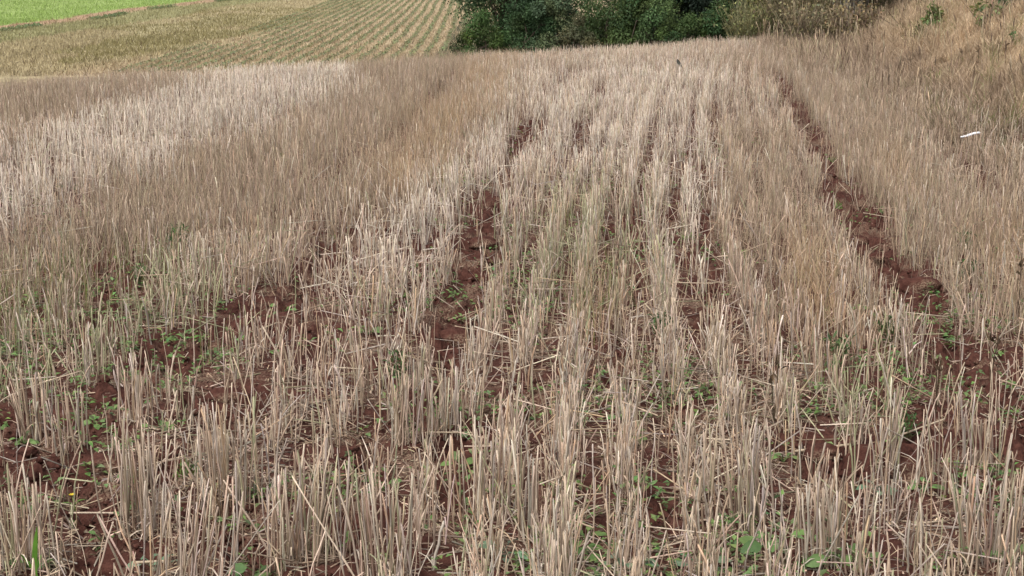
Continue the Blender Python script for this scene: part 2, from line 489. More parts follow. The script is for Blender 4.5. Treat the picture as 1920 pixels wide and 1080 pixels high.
# individually modelled tufts: base px, half width m, stalks, height m, lean bias x, label
TUFTS = [
    (62, 1072, .075, 46, .27, .0, "dense pale straw tuft around the single bright green grass blade"),
    (141, 846, .05, 26, .25, -.02, "pale straw tuft fanning open above the straw mat left of the tall grey tuft"),
    (262, 1004, .055, 42, .33, .0, "tallest grey straw tuft, bolt upright, behind the broad leaved pair of weeds"),
    (345, 1110, .10, 52, .29, .08, "wide straw tuft cut by the bottom edge with stalks fanning outward"),
    (65, 806, .05, 34, .24, -.05, "brownish grey upright straw tuft behind the small weed at the left edge"),
    (440, 944, .09, 62, .29, .0, "broad thick straw tuft standing behind the bare hollow of red soil"),
    (565, 1052, .10, 64, .29, .05, "dense leaning straw tuft in front of the bushy straw at lower left centre"),
    (252, 796, .045, 30, .24, .0, "slim upright straw tuft between two dark patches of red soil"),
    (905, 985, .085, 48, .30, .0, "even upright straw tuft just below the biggest dark soil hollow"),
    (715, 1090, .08, 44, .28, -.05, "straw tuft with long stalks leaning out at the bottom centre"),
    (985, 1006, .03, 16, .30, .0, "narrow straw tuft with one broad pale stalk among brown ones"),
    (840, 806, .07, 40, .25, -.02, "tidy straw tuft standing between the dark green bushy weed and a soil hollow"),
    (765, 832, .06, 36, .26, .03, "grey straw tuft in front of the dark green bushy weed"),
    (1838, 870, .045, 22, .22, -.03, "bright bundle of cut straws at the edge of the bare wheel rut"),
    (1385, 980, .09, 56, .32, -.06, "tall tangled brown straw tuft left of the flat fallen straws"),
    (1658, 872, .05, 26, .25, .0, "tan straw tuft close beside the green weed clump and bare soil"),
    (1510, 920, .03, 8, .22, .03, "two thick stub stalks with thin ones on the bare soil patch"),
    (1555, 1062, .10, 60, .26, .0, "dense reddish tan straw tuft above the broad green leaves at bottom edge"),
    (1862, 1070, .09, 50, .26, .0, "weathered grey brown straw tuft filling the bottom corner"),
    (182, 700, .07, 40, .25, .03, "greenish straw tuft bordering the red soil rut with curved stalks"),
]
TP = [at_px(t_[0], t_[1]) for t_ in TUFTS]
LITTER = at_px(1818, 283)

def tuft(i):
    px, py, hw, n, h, bias, label = TUFTS[i]
    P = TP[i]
    dx = rng.normal(0, hw * .6, n); dy = rng.normal(0, .035, n)
    x, y = P[0] + dx, P[1] + dy
    z = ground_z(x, y) - .01
    hh = h * .82 * np.clip(rng.normal(1, .18, n), .35, 1.3)
    ln = leans(n, .10, .12); az = np.where(rng.uniform(0, 1, n) < .5, np.arctan2(dy, dx) + rng.normal(0, .8, n), rng.uniform(0, 6.28, n))
    pts = stalk_points(x, y, z, hh, ln, az, 5, rng.normal(0, .06, n))
    pts[..., 0] += (pts[..., 2] - z[:, None]) * bias
    pts += rng.normal(0, .0012, pts.shape)
    px_, py_ = project(x, y, z)
    c = straw_colours(px_, py_, x, y)
    r0 = rng.uniform(.0016, .0032, n)
    rad = r0[:, None] * np.array([[1.15, 1.05, 1.0, .95, .9]])
    rad[np.arange(n), rng.integers(1, 4, n)] *= 1.25
    org = np.array([P[0], P[1], float(ground_z(P[0:1], P[1:2])[0])])
    b = Bag(); tubes(b, pts - org, rad, c, 4)
    m = n // 3                                           # torn leaf sheaths
    k = rng.integers(0, n, m); s = pts[k, 1] - org; az2 = rng.uniform(0, 6.28, m); L = rng.uniform(.04, .11, m)
    d = np.stack([np.cos(az2), np.sin(az2), rng.uniform(-.2, 1.2, m)], -1)
    tt = np.linspace(0, 1, 4)[None, :, None]
    rp = s[:, None] + d[:, None] * L[:, None, None] * tt + np.array([0, 0, -1.0]) * (tt ** 2) * L[:, None, None] * .8
    ribbons(b, rp, np.full((m, 4), .004) * np.array([[1, 1, .7, .2]]), norm(np.cross(d, [0, 0, 1.])), c[k] * 1.05)
    o = b.build("straw_tuft", STRAW)
    o.location = org
    tag(o, label, "straw tuft", "straw tufts standing apart in the red soil")
for i in range(len(TUFTS)):
    tuft(i)

def field_candidates(per_m2, ymin, ymax, half=.39, margin=1.5):
    area = half * (ymax ** 2 - ymin ** 2) + 2 * margin * (ymax - ymin)
    n = int(area * per_m2)
    yy = np.linspace(ymin, ymax, 4000); cdf = half * (yy ** 2 - ymin ** 2) / 2 + margin * (yy - ymin)
    y = np.interp(rng.uniform(0, cdf[-1], n), cdf, yy)
    x = rng.uniform(-1, 1, len(y)) * (half * y + margin)
    return x, y

def stubble():
    x, y = field_candidates(1080, 2.5, 33)
    # pull the candidates onto drill rows 0.18 m apart
    u = x - (0.03 * y + 0.003 * y * y - .225)
    for _ in range(6):
        u = u + (x - row_x(u, y)) * .8
    k = np.round(u / .18)
    tight = np.where(y < 9, .029, .041)
    x = row_x(k * .18 + rng.normal(0, 1, len(x)) * tight, y)
    z0 = land(x, y)
    px, py = project(x, y, z0)
    b = bare(x, y)
    clump = fbm(x, y, 7, 91, 2); big = fbm(x, y, 1.3, 95, 2)
    mid = smooth((y - 5) / 3.0)
    p = (1 - .97 * b) * np.clip(.42 + 2.1 * (clump - .3), .12 + .3 * mid, 1) * np.clip(.62 + .8 * (big - .35), .35 + .3 * mid, 1)
    foot = x - stand_edge(y)
    p *= 1 - smooth((foot + .5) / .7)
    p *= np.where(x < -.25 - .02 * y, .88, 1.0) * (1 - mid) + mid
    p *= .92 - .2 * smooth((y - 12) / 8)
    p *= 1 - .5 * sample(M_brown, px, py)
    p *= 1 - smooth((y - crest(x) - 6.5) / 1.5)
    p *= 1 - .55 * sample(M_thin, px, py)
    ki = k.astype(np.int64)
    rs = ((ki * 7919 + 104729) % 97) / 96.0
    p *= .64 + .5 * rs * smooth((y - 5) / 4) + .36 * (1 - smooth((y - 5) / 4))
    p *= 1 - smooth((.34 - np.hypot(x - LITTER[0], (y - LITTER[1] + .18) * .7)) / .12) * .9
    for t_, P in zip(TUFTS, TP):                          # the tufts stand apart
        d = np.hypot((x - P[0]) / (t_[2] + .07), (y - P[1]) / .12)
        p *= smooth((d - .7) / .6)
    keep = rng.uniform(0, 1, len(x)) < p
    x, y, px, py, big = x[keep], y[keep], px[keep], py[keep], big[keep]
    z = ground_z(x, y) - .012
    n = len(x)
    h = (.172 + .075 * (vnoise(x, y, 1.7, 99) - .4)) * np.clip(rng.normal(1, .2, n), .3, 1.4)
    h *= 1 + .12 * sample(M_pale, px, py)
    near = y < 8.5
    c = straw_colours(px, py, x, y) * (1 + .12 * (1 - smooth((y - 5) / 5)))[:, None]
    ln = leans(n, .115, .10); az = rng.uniform(0, 6.28, n)
    wind = .05 * (vnoise(x, y, .6, 103) - .5)
    bag = Bag()
    for sel, K, S in ((near, 6, 4), (~near, 3, 3)):
        m = int(sel.sum())
        pts = stalk_points(x[sel], y[sel], z[sel], h[sel], ln[sel], az[sel], K, rng.normal(0, .08, m) + rng.normal(0, .3, m) * (rng.uniform(0, 1, m) < .12))
        pts[..., 0] += (pts[..., 2] - z[sel][:, None]) * wind[sel][:, None]
        pts += rng.normal(0, .0012, pts.shape)
        r0 = rng.uniform(.0013, .0027, m) + .0011 * (rng.uniform(0, 1, m) < .10)
        prof = r0[:, None] * np.linspace(1.15, .88, K)[None]
        if K == 6:                                        # the swollen node of the straw
            prof[np.arange(m), rng.integers(1, 5, m)] *= 1.28
        tubes(bag, pts, prof, c[sel], S)
    # snapped stalks: a stub with its top hanging over
    sel = np.where((rng.uniform(0, 1, n) < .10) & (y < 14))[0]; m = len(sel)
    a = np.stack([x[sel], y[sel], z[sel]], -1); hh = h[sel] * rng.uniform(.3, .8, m)
    az = rng.uniform(0, 6.28, m)
    knee = a + np.stack([.1 * np.cos(az) * hh, .1 * np.sin(az) * hh, hh], -1)
    az2 = rng.uniform(0, 6.28, m); L = rng.uniform(.08, .2, m); dn = rng.uniform(-.9, .3, m)
    tip = knee + np.stack([np.cos(az2) * L, np.sin(az2) * L, dn * L], -1)
    tip[:, 2] = np.maximum(tip[:, 2], z[sel] + .012)
    tubes(bag, np.stack([knee, tip], 1), np.full((m, 2), .0022), c[sel] * 1.08, 3)
    # torn leaf sheaths curling off the stalks
    sel = np.where((rng.uniform(0, 1, n) < np.where(y < 8, .55, .22)) & (y < 16))[0]; m = len(sel)
    s = np.stack([x[sel], y[sel], z[sel] + h[sel] * rng.uniform(.05, .6, m)], -1)
    az2 = rng.uniform(0, 6.28, m); L = rng.uniform(.03, .11, m)
    d = np.stack([np.cos(az2), np.sin(az2), rng.uniform(-.3, 1.4, m)], -1)
    tt = np.linspace(0, 1, 4)[None, :, None]
    rp = s[:, None] + d[:, None] * L[:, None, None] * tt + np.array([0, 0, -1.0]) * tt ** 2 * L[:, None, None] * rng.uniform(.2, 1.2, m)[:, None, None]
    ribbons(bag, rp, rng.uniform(.0025, .005, m)[:, None] * np.array([[1, 1, .7, .2]]), norm(np.cross(d, [0, 0, 1.])), c[sel] * vary([1, 1, 1], m, .1, .02))
    o = bag.build("stubble", STRAW)
    tag(o, "mass of cut straw stalks in drill rows over the red field", "stubble", kind="stuff")
    print("stubble stalks", n)
stubble()

def fuzzy_grass():
    """thin dry weed grass that fills the brown bands of the stand"""
    x, y = field_candidates(2400, 3.2, 32)
    z0 = land(x, y); px, py = project(x, y, z0)
    br = np.maximum(sample(M_brown, px, py), sample(M_orange, px, py))
    b = bare(x, y)
    p = (.05 + .95 * br) * (1 - .95 * b) * np.clip(.2 + 1.6 * (fbm(x, y, 3, 111, 2) - .25), .1, 1)
    p *= 1 - smooth((x - stand_edge(y) + .1) / .5)
    p *= 1 - smooth((y - crest(x) - 6.0) / 1.5)
    p *= np.where(y < 6, .5, 1) * (1 - .85 * np.clip(sample(M_pale, px, py) * 1.3, 0, 1))
    keep = rng.uniform(0, 1, len(x)) < p * .85
    x, y, px, py = x[keep], y[keep], px[keep], py[keep]
    n = len(x); z = land(x, y) - .01
    h = rng.uniform(.12, .30, n); az = rng.uniform(0, 6.28, n); ln = np.abs(rng.normal(0, .22, n))
    pts = stalk_points(x, y, z, h, ln, az, 4, rng.normal(0, .25, n))
    orr = sample(M_orange, px, py)[:, None]; gr = sample(M_green, px, py)[:, None]
    c = vary([.37, .285, .20], n, .24, .05) * (1 - orr) + vary([.42, .30, .185], n, .22, .05) * orr
    c = np.where(rng.uniform(0, 1, (n, 1)) < gr * .5, vary([.16, .17, .055], n, .2, .06), c)
    wid = rng.uniform(.0018, .0034, n)[:, None] * np.array([[1, .9, .7, .25]])
    sa = rng.uniform(0, 6.28, n)
    bag = Bag(); ribbons(bag, pts, wid, np.stack([np.cos(sa), np.sin(sa), 0 * sa], -1), c)
    tag(bag.build("dry_grass", DRYGRASS), "thin brown dry weed grass filling bands between the straw rows", "dry grass", kind="stuff")
    print("fuzzy", n)
fuzzy_grass()

def straw_litter():
    bag = Bag()
    n = 40000
    y = np.exp(rng.uniform(math.log(2.8), math.log(24), n)); x = rng.uniform(-1, 1, n) * (.38 * y + .9)
    mat_ = fbm(x, y, 1.8, 121, 2)
    keep = (rng.uniform(0, 1, n) < np.clip((mat_ - .36) * 3.6, .06, 1) * (1 - .7 * bare(x, y))) & (x < bank_foot(y) + 1)
    x, y = x[keep], y[keep]; n = len(x)
    L = rng.gamma(2.0, .028, n).clip(.015, .24); az = rng.normal(0, .75, n) + np.where(rng.uniform(0, 1, n) < .5, 0, math.pi)
    dx, dy = np.cos(az) * L / 2, np.sin(az) * L / 2
    za, zb = ground_z(x - dx, y - dy), ground_z(x + dx, y + dy)
    lift = rng.uniform(.002, .012, n) + rng.uniform(0, .03, n) * (rng.uniform(0, 1, n) < .2)
    A = np.stack([x - dx, y - dy, za + lift], -1); B = np.stack([x + dx, y + dy, zb + rng.uniform(.002, .02, n)], -1)
    px, py = project(x, y, za)
    c = straw_colours(px, py, x, y) * rng.uniform(.55, .98, (n, 1))
    tubes(bag, np.stack([A, B], 1), np.repeat(rng.uniform(.0012, .0028, n)[:, None], 2, 1), c, 3)
    n = 150000                                            # chaff
    y = np.exp(rng.uniform(math.log(2.8), math.log(15), n)); x = rng.uniform(-1, 1, n) * (.38 * y + .9)
    mat_ = fbm(x, y, 2.4, 127, 3)
    keep = rng.uniform(0, 1, n) < np.clip((mat_ - .36) * 4.5, .05, 1) * (1 - .75 * bare(x, y))
    x, y = x[keep], y[keep]; n = len(x)
    z = ground_z(x, y) + rng.uniform(.002, .009, n)
    az = rng.uniform(0, 6.28, n); tl = rng.normal(0, .35, n); L = rng.gamma(1.6, .010, n).clip(.004, .06)
    d = np.stack([np.cos(az) * np.cos(tl), np.sin(az) * np.cos(tl), np.sin(tl)], -1); s = np.stack([-np.sin(az), np.cos(az), rng.normal(0, .3, n)], -1)
    P = np.stack([x, y, z], -1)
    ribbons(bag, np.stack([P - d * L[:, None] / 2, P + d * L[:, None] / 2], 1), np.repeat(rng.uniform(.001, .0045, n)[:, None], 2, 1), s, vary([.29, .215, .15], n, .35, .05))
    tag(bag.build("straw_litter", CHAFF), "short broken straw and chaff lying on the red soil", "straw litter", kind="stuff")
straw_litter()

def soil_crumbs():
    """loose crumbs of earth in the ruts"""
    n = 60000
    y = np.exp(rng.uniform(math.log(2.9), math.log(20), n)); x = rng.uniform(-1, 1, n) * (.38 * y + .9)
    b = bare(x, y); keep = rng.uniform(0, 1, n) < .08 + .9 * b
    x, y = x[keep], y[keep]; n = len(x)
    r = rng.gamma(1.6, .004, n).clip(.002, .03)
    z = ground_z(x, y) + r * .3
    base = np.array([[1, 0, 0], [0, 1, 0], [-1, 0, 0], [0, -1, 0], [0, 0, 1], [0, 0, -1]], float)
    V = base[None] * rng.uniform(.6, 1.3, (n, 6, 1)) * r[:, None, None]
    a = rng.uniform(0, 6.28, n); ca, sa = np.cos(a)[:, None], np.sin(a)[:, None]
    V = np.stack([V[..., 0] * ca - V[..., 1] * sa, V[..., 0] * sa + V[..., 1] * ca, V[..., 2] * .75], -1) + np.stack([x, y, z], -1)[:, None]
    f = np.array([[0, 1, 4], [1, 2, 4], [2, 3, 4], [3, 0, 4], [1, 0, 5], [2, 1, 5], [3, 2, 5], [0, 3, 5]])
    t_ = (np.arange(n)[:, None, None] * 6 + f[None]).reshape(-1, 3)
    o = make_mesh("soil_crumbs", V.reshape(-1, 3), None, t_, None, SOIL)
    tag(o, "loose red crumbs of earth scattered in the ruts", "soil crumbs", kind="stuff")
soil_crumbs()

# ------------------------------------------------------------------ clods, weeds, fallen straws, litter
def clod(px, py, r, label):
    P = at_px(px, py)
    nu, nv = 26, 16
    uu, vv = np.meshgrid(np.linspace(0, 2 * np.pi, nu, endpoint=False), np.linspace(.02, np.pi - .02, nv))
    d = np.stack([np.cos(uu) * np.sin(vv), np.sin(uu) * np.sin(vv), np.cos(vv)], -1)
    s = int(rng.integers(1, 900))
    rr = r * (.7 + .5 * fbm(d[..., 0] + 3, d[..., 1] + d[..., 2] * 1.7, 1.4, s, 3) + .25 * np.abs(fbm(d[..., 0] - d[..., 2], d[..., 1] + 5, 5, s + 3, 2) - .5))
    V = d * rr[..., None] * np.array([1.15, .9, .62])
    i = np.arange(nv - 1)[:, None] * nu; j = np.arange(nu)[None]; j1 = (j + 1) % nu
    q = np.stack([i + j, i + nu + j, i + nu + j1, i + j1], -1).reshape(-1, 4)
    o = make_mesh("soil_clod", V.reshape(-1, 3), q, None, None, SOIL, True)
    o.location = (P[0], P[1], float(ground_z(P[:1], P[1:2])[0]) + r * .18)
    tag(o, label, "soil clod", "red clods of earth in the ruts")
for a in [(1722, 552, .085, "large flat topped red clod in the widest part of the bare rut"),
          (1690, 520, .05, "rounded red clod just behind the large flat topped one in the rut"),
          (1605, 448, .06, "crumbly red clod in the narrow stretch of the long bare rut"),
          (1640, 490, .045, "small straw dusted clod halfway down the long bare rut"),
          (1835, 690, .06, "dark red clod beside the dead dark stem near the right edge"),
          (1752, 620, .05, "low red clod in the rut below the large flat topped one"),
          (855, 628, .07, "big dark clod in the soil hollow of the middle rut"),
          (905, 462, .07, "crumbly dark clod high in the middle rut among straw"),
          (932, 378, .07, "farthest dark clod of the middle rut"),
          (880, 590, .05, "clod with a crumbled face behind the big dark one in the middle rut"),
          (540, 603, .065, "dark clod beside fallen straws where the left rut narrows"),
          (425, 742, .07, "long low clod bank on the left rut below the straw mat"),
          (205, 880, .06, "dark red clod under the fanned straw tuft at lower left"),
          (885, 850, .05, "red clod in the biggest dark hollow in the centre of the near stubble"),
          (1540, 850, .05, "red clod under the flat fallen straws"),
          (615, 500, .06, "broken red clod at the far end of the left rut")]:
    clod(*a)

def weed(px, py, kind, size, label, group=None):
    P = at_px(px, py); z = float(ground_z(P[:1], P[1:2])[0])
    o = bpy.data.objects.new({"flower": "flowering_weed", "blade": "grass_shoot", "grass": "grass_tuft"}.get(kind, "green_weed"), None)
    link(o); o.location = (P[0], P[1], z)
    tag(o, label, {"flower": "weed", "blade": "grass blade", "grass": "grass tuft"}.get(kind, "weed"), group)
    b = Bag(); z0 = np.zeros
    if kind in ("broad", "seedling", "blue"):
        base = {"broad": [.12, .195, .062], "seedling": [.125, .195, .058], "blue": [.13, .20, .115]}[kind]
        n = 7 if kind != "seedling" else int(rng.integers(7, 12))
        az = np.arange(n) * 2.4 + rng.normal(0, .3, n); el = rng.uniform(.25, .95, n)
        st = rng.uniform(.35, 1.0, n) * size
        tip = np.stack([np.cos(az) * np.cos(el), np.sin(az) * np.cos(el), np.sin(el)], -1) * st[:, None]
        c = vary(base, n, .18, .06)
        tubes(b, np.stack([np.zeros((n, 3)), tip * .55 + [0, 0, size * .12], tip], 1), np.full((n, 3), .0014), c * .9, 3)
        L = size * rng.uniform(.45, .85, n)
        d = np.stack([np.cos(az), np.sin(az), rng.uniform(-.2, .5, n)], -1)
        round_leaves(b, tip, d, np.tile([0, -.35, 1.], (n, 1)) + rng.normal(0, .25, (n, 3)), L, L * rng.uniform(.5, .75, n), c)
    elif kind == "bushy":
        n = 90
        p = rng.normal(0, 1, (n, 3)).clip(-1.3, 1.3) * [size * .3, size * .3, size * .35] + [0, 0, size * .7]
        p[:, 2] = np.abs(p[:, 2])
        for k in range(7):
            e = p[rng.integers(0, n)]
            tubes(b, np.stack([z0(3), e * .6, e])[None], np.full((1, 3), .0018), vary([.12, .13, .05], 1), 3)
        leaves(b, p, rng.normal(0, 1, (n, 3)) + [0, 0, .4], rng.normal(0, .4, (n, 3)) + [0, 0, 1], rng.uniform(.2, .45, n) * size, rng.uniform(.06, .12, n) * size, vary([.055, .105, .03], n, .25, .08))
    elif kind == "blade":
        n = 3
        hh = size * np.array([1, .6, .45]); az = np.array([1.9, 2.9, .6])
        pts = stalk_points(np.array([0, .006, -.006]), z0(n), z0(n), hh, np.array([.06, .4, .5]), az, 7, np.array([-.1, .3, .4]))
        w = np.array([.013, .008, .007])[:, None] * np.array([[.7, .95, 1, 1, .85, .55, .08]])
        ribbons(b, pts, w, np.tile([.97, .2, 0], (n, 1)), vary([.13, .30, .035], n, .08, .03))
    elif kind == "grass":
        n = 26
        az = rng.uniform(0, 6.28, n)
        pts = stalk_points(rng.normal(0, .012, n), rng.normal(0, .012, n), z0(n), size * rng.uniform(.5, 1, n), rng.uniform(.1, .8, n), az, 5, rng.uniform(0, .5, n))
        ribbons(b, pts, np.full((n, 5), .005) * np.array([[1, 1, .9, .6, .1]]), np.stack([-np.sin(az), np.cos(az), 0 * az], -1), vary([.115, .20, .045], n, .18, .07))
    elif kind == "flower":
        pts = np.array([[0, 0, 0], [.004, 0, size * .5], [-.004, 0, size]])[None]
        tubes(b, pts, np.full((1, 3), .0018), vary([.17, .22, .06], 1), 4)
        n = 9; t_ = rng.uniform(.05, .8, n); p = np.stack([0 * t_, 0 * t_, t_ * size], -1); az = rng.uniform(0, 6.28, n)
        leaves(b, p, np.stack([np.cos(az), np.sin(az), .5 + 0 * az], -1), np.tile([0, 0, 1.], (n, 1)), rng.uniform(.02, .045, n), rng.uniform(.008, .014, n), vary([.13, .21, .05], n))
        f = Bag(); m = 8; az = np.arange(m) * 2 * math.pi / m
        leaves(f, np.tile([-.004, 0, size], (m, 1)), np.stack([np.cos(az), np.sin(az), .5 + 0 * az], -1), np.tile([0, 0, 1.], (m, 1)), np.full(m, .012), np.full(m, .007), vary([.72, .55, .05], m, .08, .02))
        f.build("flower_head", LEAF, o)
        b.build("leafy_stem", LEAF, o); return
    b.build("leaf_growth", LEAF, o)

WEEDS = [
    (66, 1085, "blade", .13, "single tall bright green grass blade in the corner straw tuft"),
    (140, 962, "flower", .105, "thin green weed with a yellow flower beside the corner straw tuft"),
    (345, 895, "grass", .075, "spiky bright green grass tuft in the soil beside the tall grey straw tuft"),
    (365, 880, "blue", .05, "bluish leaved weed touching the spiky green grass tuft"),
    (22, 790, "broad", .05, "leafy green weed at the left picture edge beside the brown straw tuft"),
    (45, 830, "seedling", .04, "low spread of small leaves on the soil ledge near the left edge"),
    (60, 1072, "broad", .045, "green weed at the foot of the bright grass blade"),
    (262, 1060, "broad", .06, "broad leaved weed in front of the bare hollow at lower left"),
    (285, 1070, "blue", .05, "grey green weed leaning against the broad leaved one at lower left"),
    (195, 1020, "seedling", .045, "row of tiny leaves along the soil edge under the tall grey tuft"),
    (222, 1002, "seedling", .04, "small weed seedling close in front of the tall grey tuft"),
    (190, 1075, "seedling", .035, "tiny weed on bare soil at the bottom edge between straw tufts"),
    (472, 1025, "seedling", .045, "bright seedling on the bare hollow beside the thick tuft"),
    (492, 1062, "broad", .075, "upright pair of large green leaves at bottom beside the leaning straw tuft"),
    (465, 1065, "broad", .05, "smaller leafy weed next to the upright pair of large leaves"),
    (300, 805, "seedling", .04, "low green weed on the rut floor behind the tall grey tuft"),
    (178, 800, "seedling", .04, "small weed on dark soil between the fanned tuft and slim tuft"),
    (748, 712, "bushy", .085, "dark green bushy weed standing alone in the centre stubble"),
    (868, 890, "seedling", .055, "leafy weed in the biggest dark hollow of the near stubble"),
    (712, 905, "broad", .05, "pale green weed flat on the ground by the grey straw tuft"),
    (790, 810, "seedling", .05, "weed beneath the tidy straw tuft near the dark bushy weed"),
    (945, 1052, "blue", .06, "single blue green weed below the even straw tuft"),
    (1178, 1078, "blue", .06, "round bluish leaf at the bottom edge, right of centre"),
    (1165, 790, "broad", .05, "green weed in the bare gap right of centre"),
    (1180, 830, "seedling", .05, "spreading seedling below the bare gap right of centre"),
    (1085, 1040, "seedling", .05, "seedling hidden among the brown stalks at bottom centre"),
    (1442, 1058, "broad", .075, "big leaved weed at the foot of the tangled brown tuft"),
    (1482, 1045, "seedling", .06, "leafy weed beside the big leaved one under the tangled tuft"),
    (1308, 1068, "blue", .06, "blue green leaf at bottom below the tangled brown tuft"),
    (1582, 1072, "broad", .08, "broad blue green leaves under the dense reddish tan tuft"),
    (1468, 872, "seedling", .05, "small green weed at the edge of the fallen straws"),
    (1700, 820, "bushy", .08, "loose green weed clump in the straw mat by the wheel rut"),
    (1732, 925, "broad", .05, "upright green leaf between thin stubs near the right side"),
    (1650, 930, "blue", .05, "grey green weed behind the dense reddish tan tuft"),
    (1865, 880, "broad", .05, "small green weed right of the bright straw bundle"),
    (1908, 1072, "seedling", .06, "weed in the bottom corner beside the weathered straw tuft"),
    (1100, 1010, "seedling", .04, "tiny weed under stalks right of the even straw tuft"),
    (622, 352, "grass", .09, "bright green grass tuft beside the far bare spot in the left brown band"),
    (335, 478, "bushy", .11, "green weed patch at the lower margin of the left brown band"),
    (265, 530, "bushy", .08, "lighter green weed on the straw mat in the left stand"),
    (530, 575, "seedling", .06, "weed on the soil floor of the left rut"),
    (690, 630, "seedling", .05, "round leaved weed between leaning stalks left of the middle rut"),
    (1242, 640, "bushy", .09, "feathery green weed right of centre in the tall stubble"),
    (1560, 300, "grass", .07, "strip of green grass on the rut edge, far up the long rut"),
    (1572, 395, "grass", .07, "green grass on the edge of the long rut, just above its clods"),
    (1665, 650, "bushy", .09, "green weeds at the foot of the stalks beside the widest rut"),
    (1570, 690, "bushy", .10, "soft green weed growing through the orange brown grass"),
    (1812, 480, "bushy", .10, "green weed inside the brown grass right of the long rut"),
    (1815, 535, "bushy", .09, "lower of the two green weeds right of the long rut"),
    (1725, 200, "grass", .10, "dark green grass at the top of the slanting strip by the bank"),
    (1752, 225, "grass", .10, "dark green grass at the lower end of the slanting strip by the bank"),
    (1875, 270, "bushy", .09, "small green sprig right of the white litter"),
]
for a in WEEDS:
    weed(*a)

def seedling_mass():
    """scattered tiny weeds nobody would count"""
    n = 12000
    y = np.exp(rng.uniform(math.log(2.9), math.log(14), n)); x = rng.uniform(-1, 1, n) * (.36 * y + .4)
    px, py = project(x, y, land(x, y))
    p = np.clip((fbm(x, y, 2.2, 141, 2) - .5) * 3.2, 0, 1) + sample(M_green, px, py) * .7
    keep = rng.uniform(0, 1, n) < p * .8
    x, y = x[keep], y[keep]; n = len(x); z = ground_z(x, y)
    b = Bag()
    for k in range(5):
        az = rng.uniform(0, 6.28, n); P = np.stack([x + rng.normal(0, .012, n), y + rng.normal(0, .012, n), z + rng.uniform(.008, .05, n)], -1)
        L = rng.uniform(.014, .034, n)
        leaves(b, P, np.stack([np.cos(az), np.sin(az), rng.uniform(-.2, .9, n)], -1), np.tile([0, -.2, 1.], (n, 1)), L * .9, L * rng.uniform(.3, .65, n), vary([.125, .19, .062], n, .25, .10))
    tag(b.build("weed_seedlings", LEAF), "tiny green weed seedlings sprinkled between the straw", "weeds", kind="stuff")
seedling_mass()

def fallen_straw(x0, y0, x1, y1, r, label):
    A, B = at_px(x0, y0), at_px(x1, y1)
    tt = np.linspace(0, 1, 7)[:, None]
    p = A[None] * (1 - tt) + B[None] * tt
    zz = ground_z(p[:, 0], p[:, 1]); p[:, 2] = np.linspace(zz[0], zz[-1], 7) * .5 + .5 * zz.max() + .012
    org = p[0].copy()
    b = Bag(); tubes(b, (p - org)[None], np.full((1, 7), r) * np.linspace(1.1, .85, 7)[None], vary([.5, .4, .29], 1, .06, .02), 5)
    o = b.build("fallen_straw", STRAW); o.location = org
    tag(o, label, "fallen straw", "long fallen straws")
for a in [(130, 966, 242, 974, .0035, "long straw lying level at the foot of the tall grey tuft"),
          (180, 955, 232, 948, .003, "short slanting straw just behind the level one by the tall tuft"),
          (1487, 846, 1592, 838, .0045, "thick straw lying level over the dark soil at lower right"),
          (1690, 828, 1770, 798, .004, "straw lying slantwise beside the loose weed clump"),
          (800, 820, 885, 818, .0035, "thin level straw behind the biggest dark hollow"),
          (1160, 1030, 1262, 1032, .0035, "level straw near the bottom edge right of centre"),
          (255, 1078, 312, 1072, .004, "pale straw lying along the bottom edge below the broad leaved weed"),
          (395, 700, 470, 690, .0035, "straw lying across the left rut on the straw mat"),
          (880, 1018, 935, 998, .0035, "loose straw tilted between stalks below the even tuft"),
          (1395, 610, 1440, 596, .003, "slanting straw caught in the brown stubble right of centre"),
          (485, 630, 545, 600, .004, "slanting straw fallen over the dark clod in the left rut")]:
    fallen_straw(*a)

def litter_piece():
    """crumpled strip of white plastic caught on the stubble"""
    P = LITTER
    n, m = 26, 11
    s = np.linspace(-1, 1, n)[:, None]; a = np.linspace(0, 2 * np.pi, m, endpoint=False)[None]
    taper = (1 - np.abs(s) ** 2.6) ** .5 + .02
    crump = .72 + .5 * vnoise(s * 4 + 0 * a, np.cos(a) * 1.2 + np.sin(a) * 2.1 + 0 * s, 1.7, 5)
    X = s * .08 + 0 * a; r = .015 * taper * crump * (1 + .16 * np.sin(s * 19))
    V = np.stack([X, np.cos(a) * r * 1.1, np.sin(a) * r * .7 + .004 * np.sin(s * 3) + .2 * X], -1)
    i = np.arange(n - 1)[:, None] * m; j = np.arange(m)[None]; j1 = (j + 1) % m
    q = np.stack([i + j, i + j1, i + m + j1, i + m + j], -1).reshape(-1, 4)
    mt, nn, l, b = new_mat("white_plastic")
    b.inputs['Base Color'].default_value = (.74, .75, .78, 1); b.inputs['Roughness'].default_value = .28
    nz = nn.new("ShaderNodeTexNoise"); nz.inputs['Scale'].default_value = 60
    bp = nn.new("ShaderNodeBump"); bp.inputs['Strength'].default_value = .5; bp.inputs['Distance'].default_value = .004
    l.new(nz.outputs[0], bp.inputs['Height']); l.new(bp.outputs[0], b.inputs['Normal'])
    o = make_mesh("plastic_litter", V.reshape(-1, 3), q, None, None, mt)
    o.location = (P[0], P[1], float(land(P[:1], P[1:2])[0]) + .125)
    tag(o, "crumpled strip of white plastic caught on the brown stubble near the bank", "plastic litter")
litter_piece()

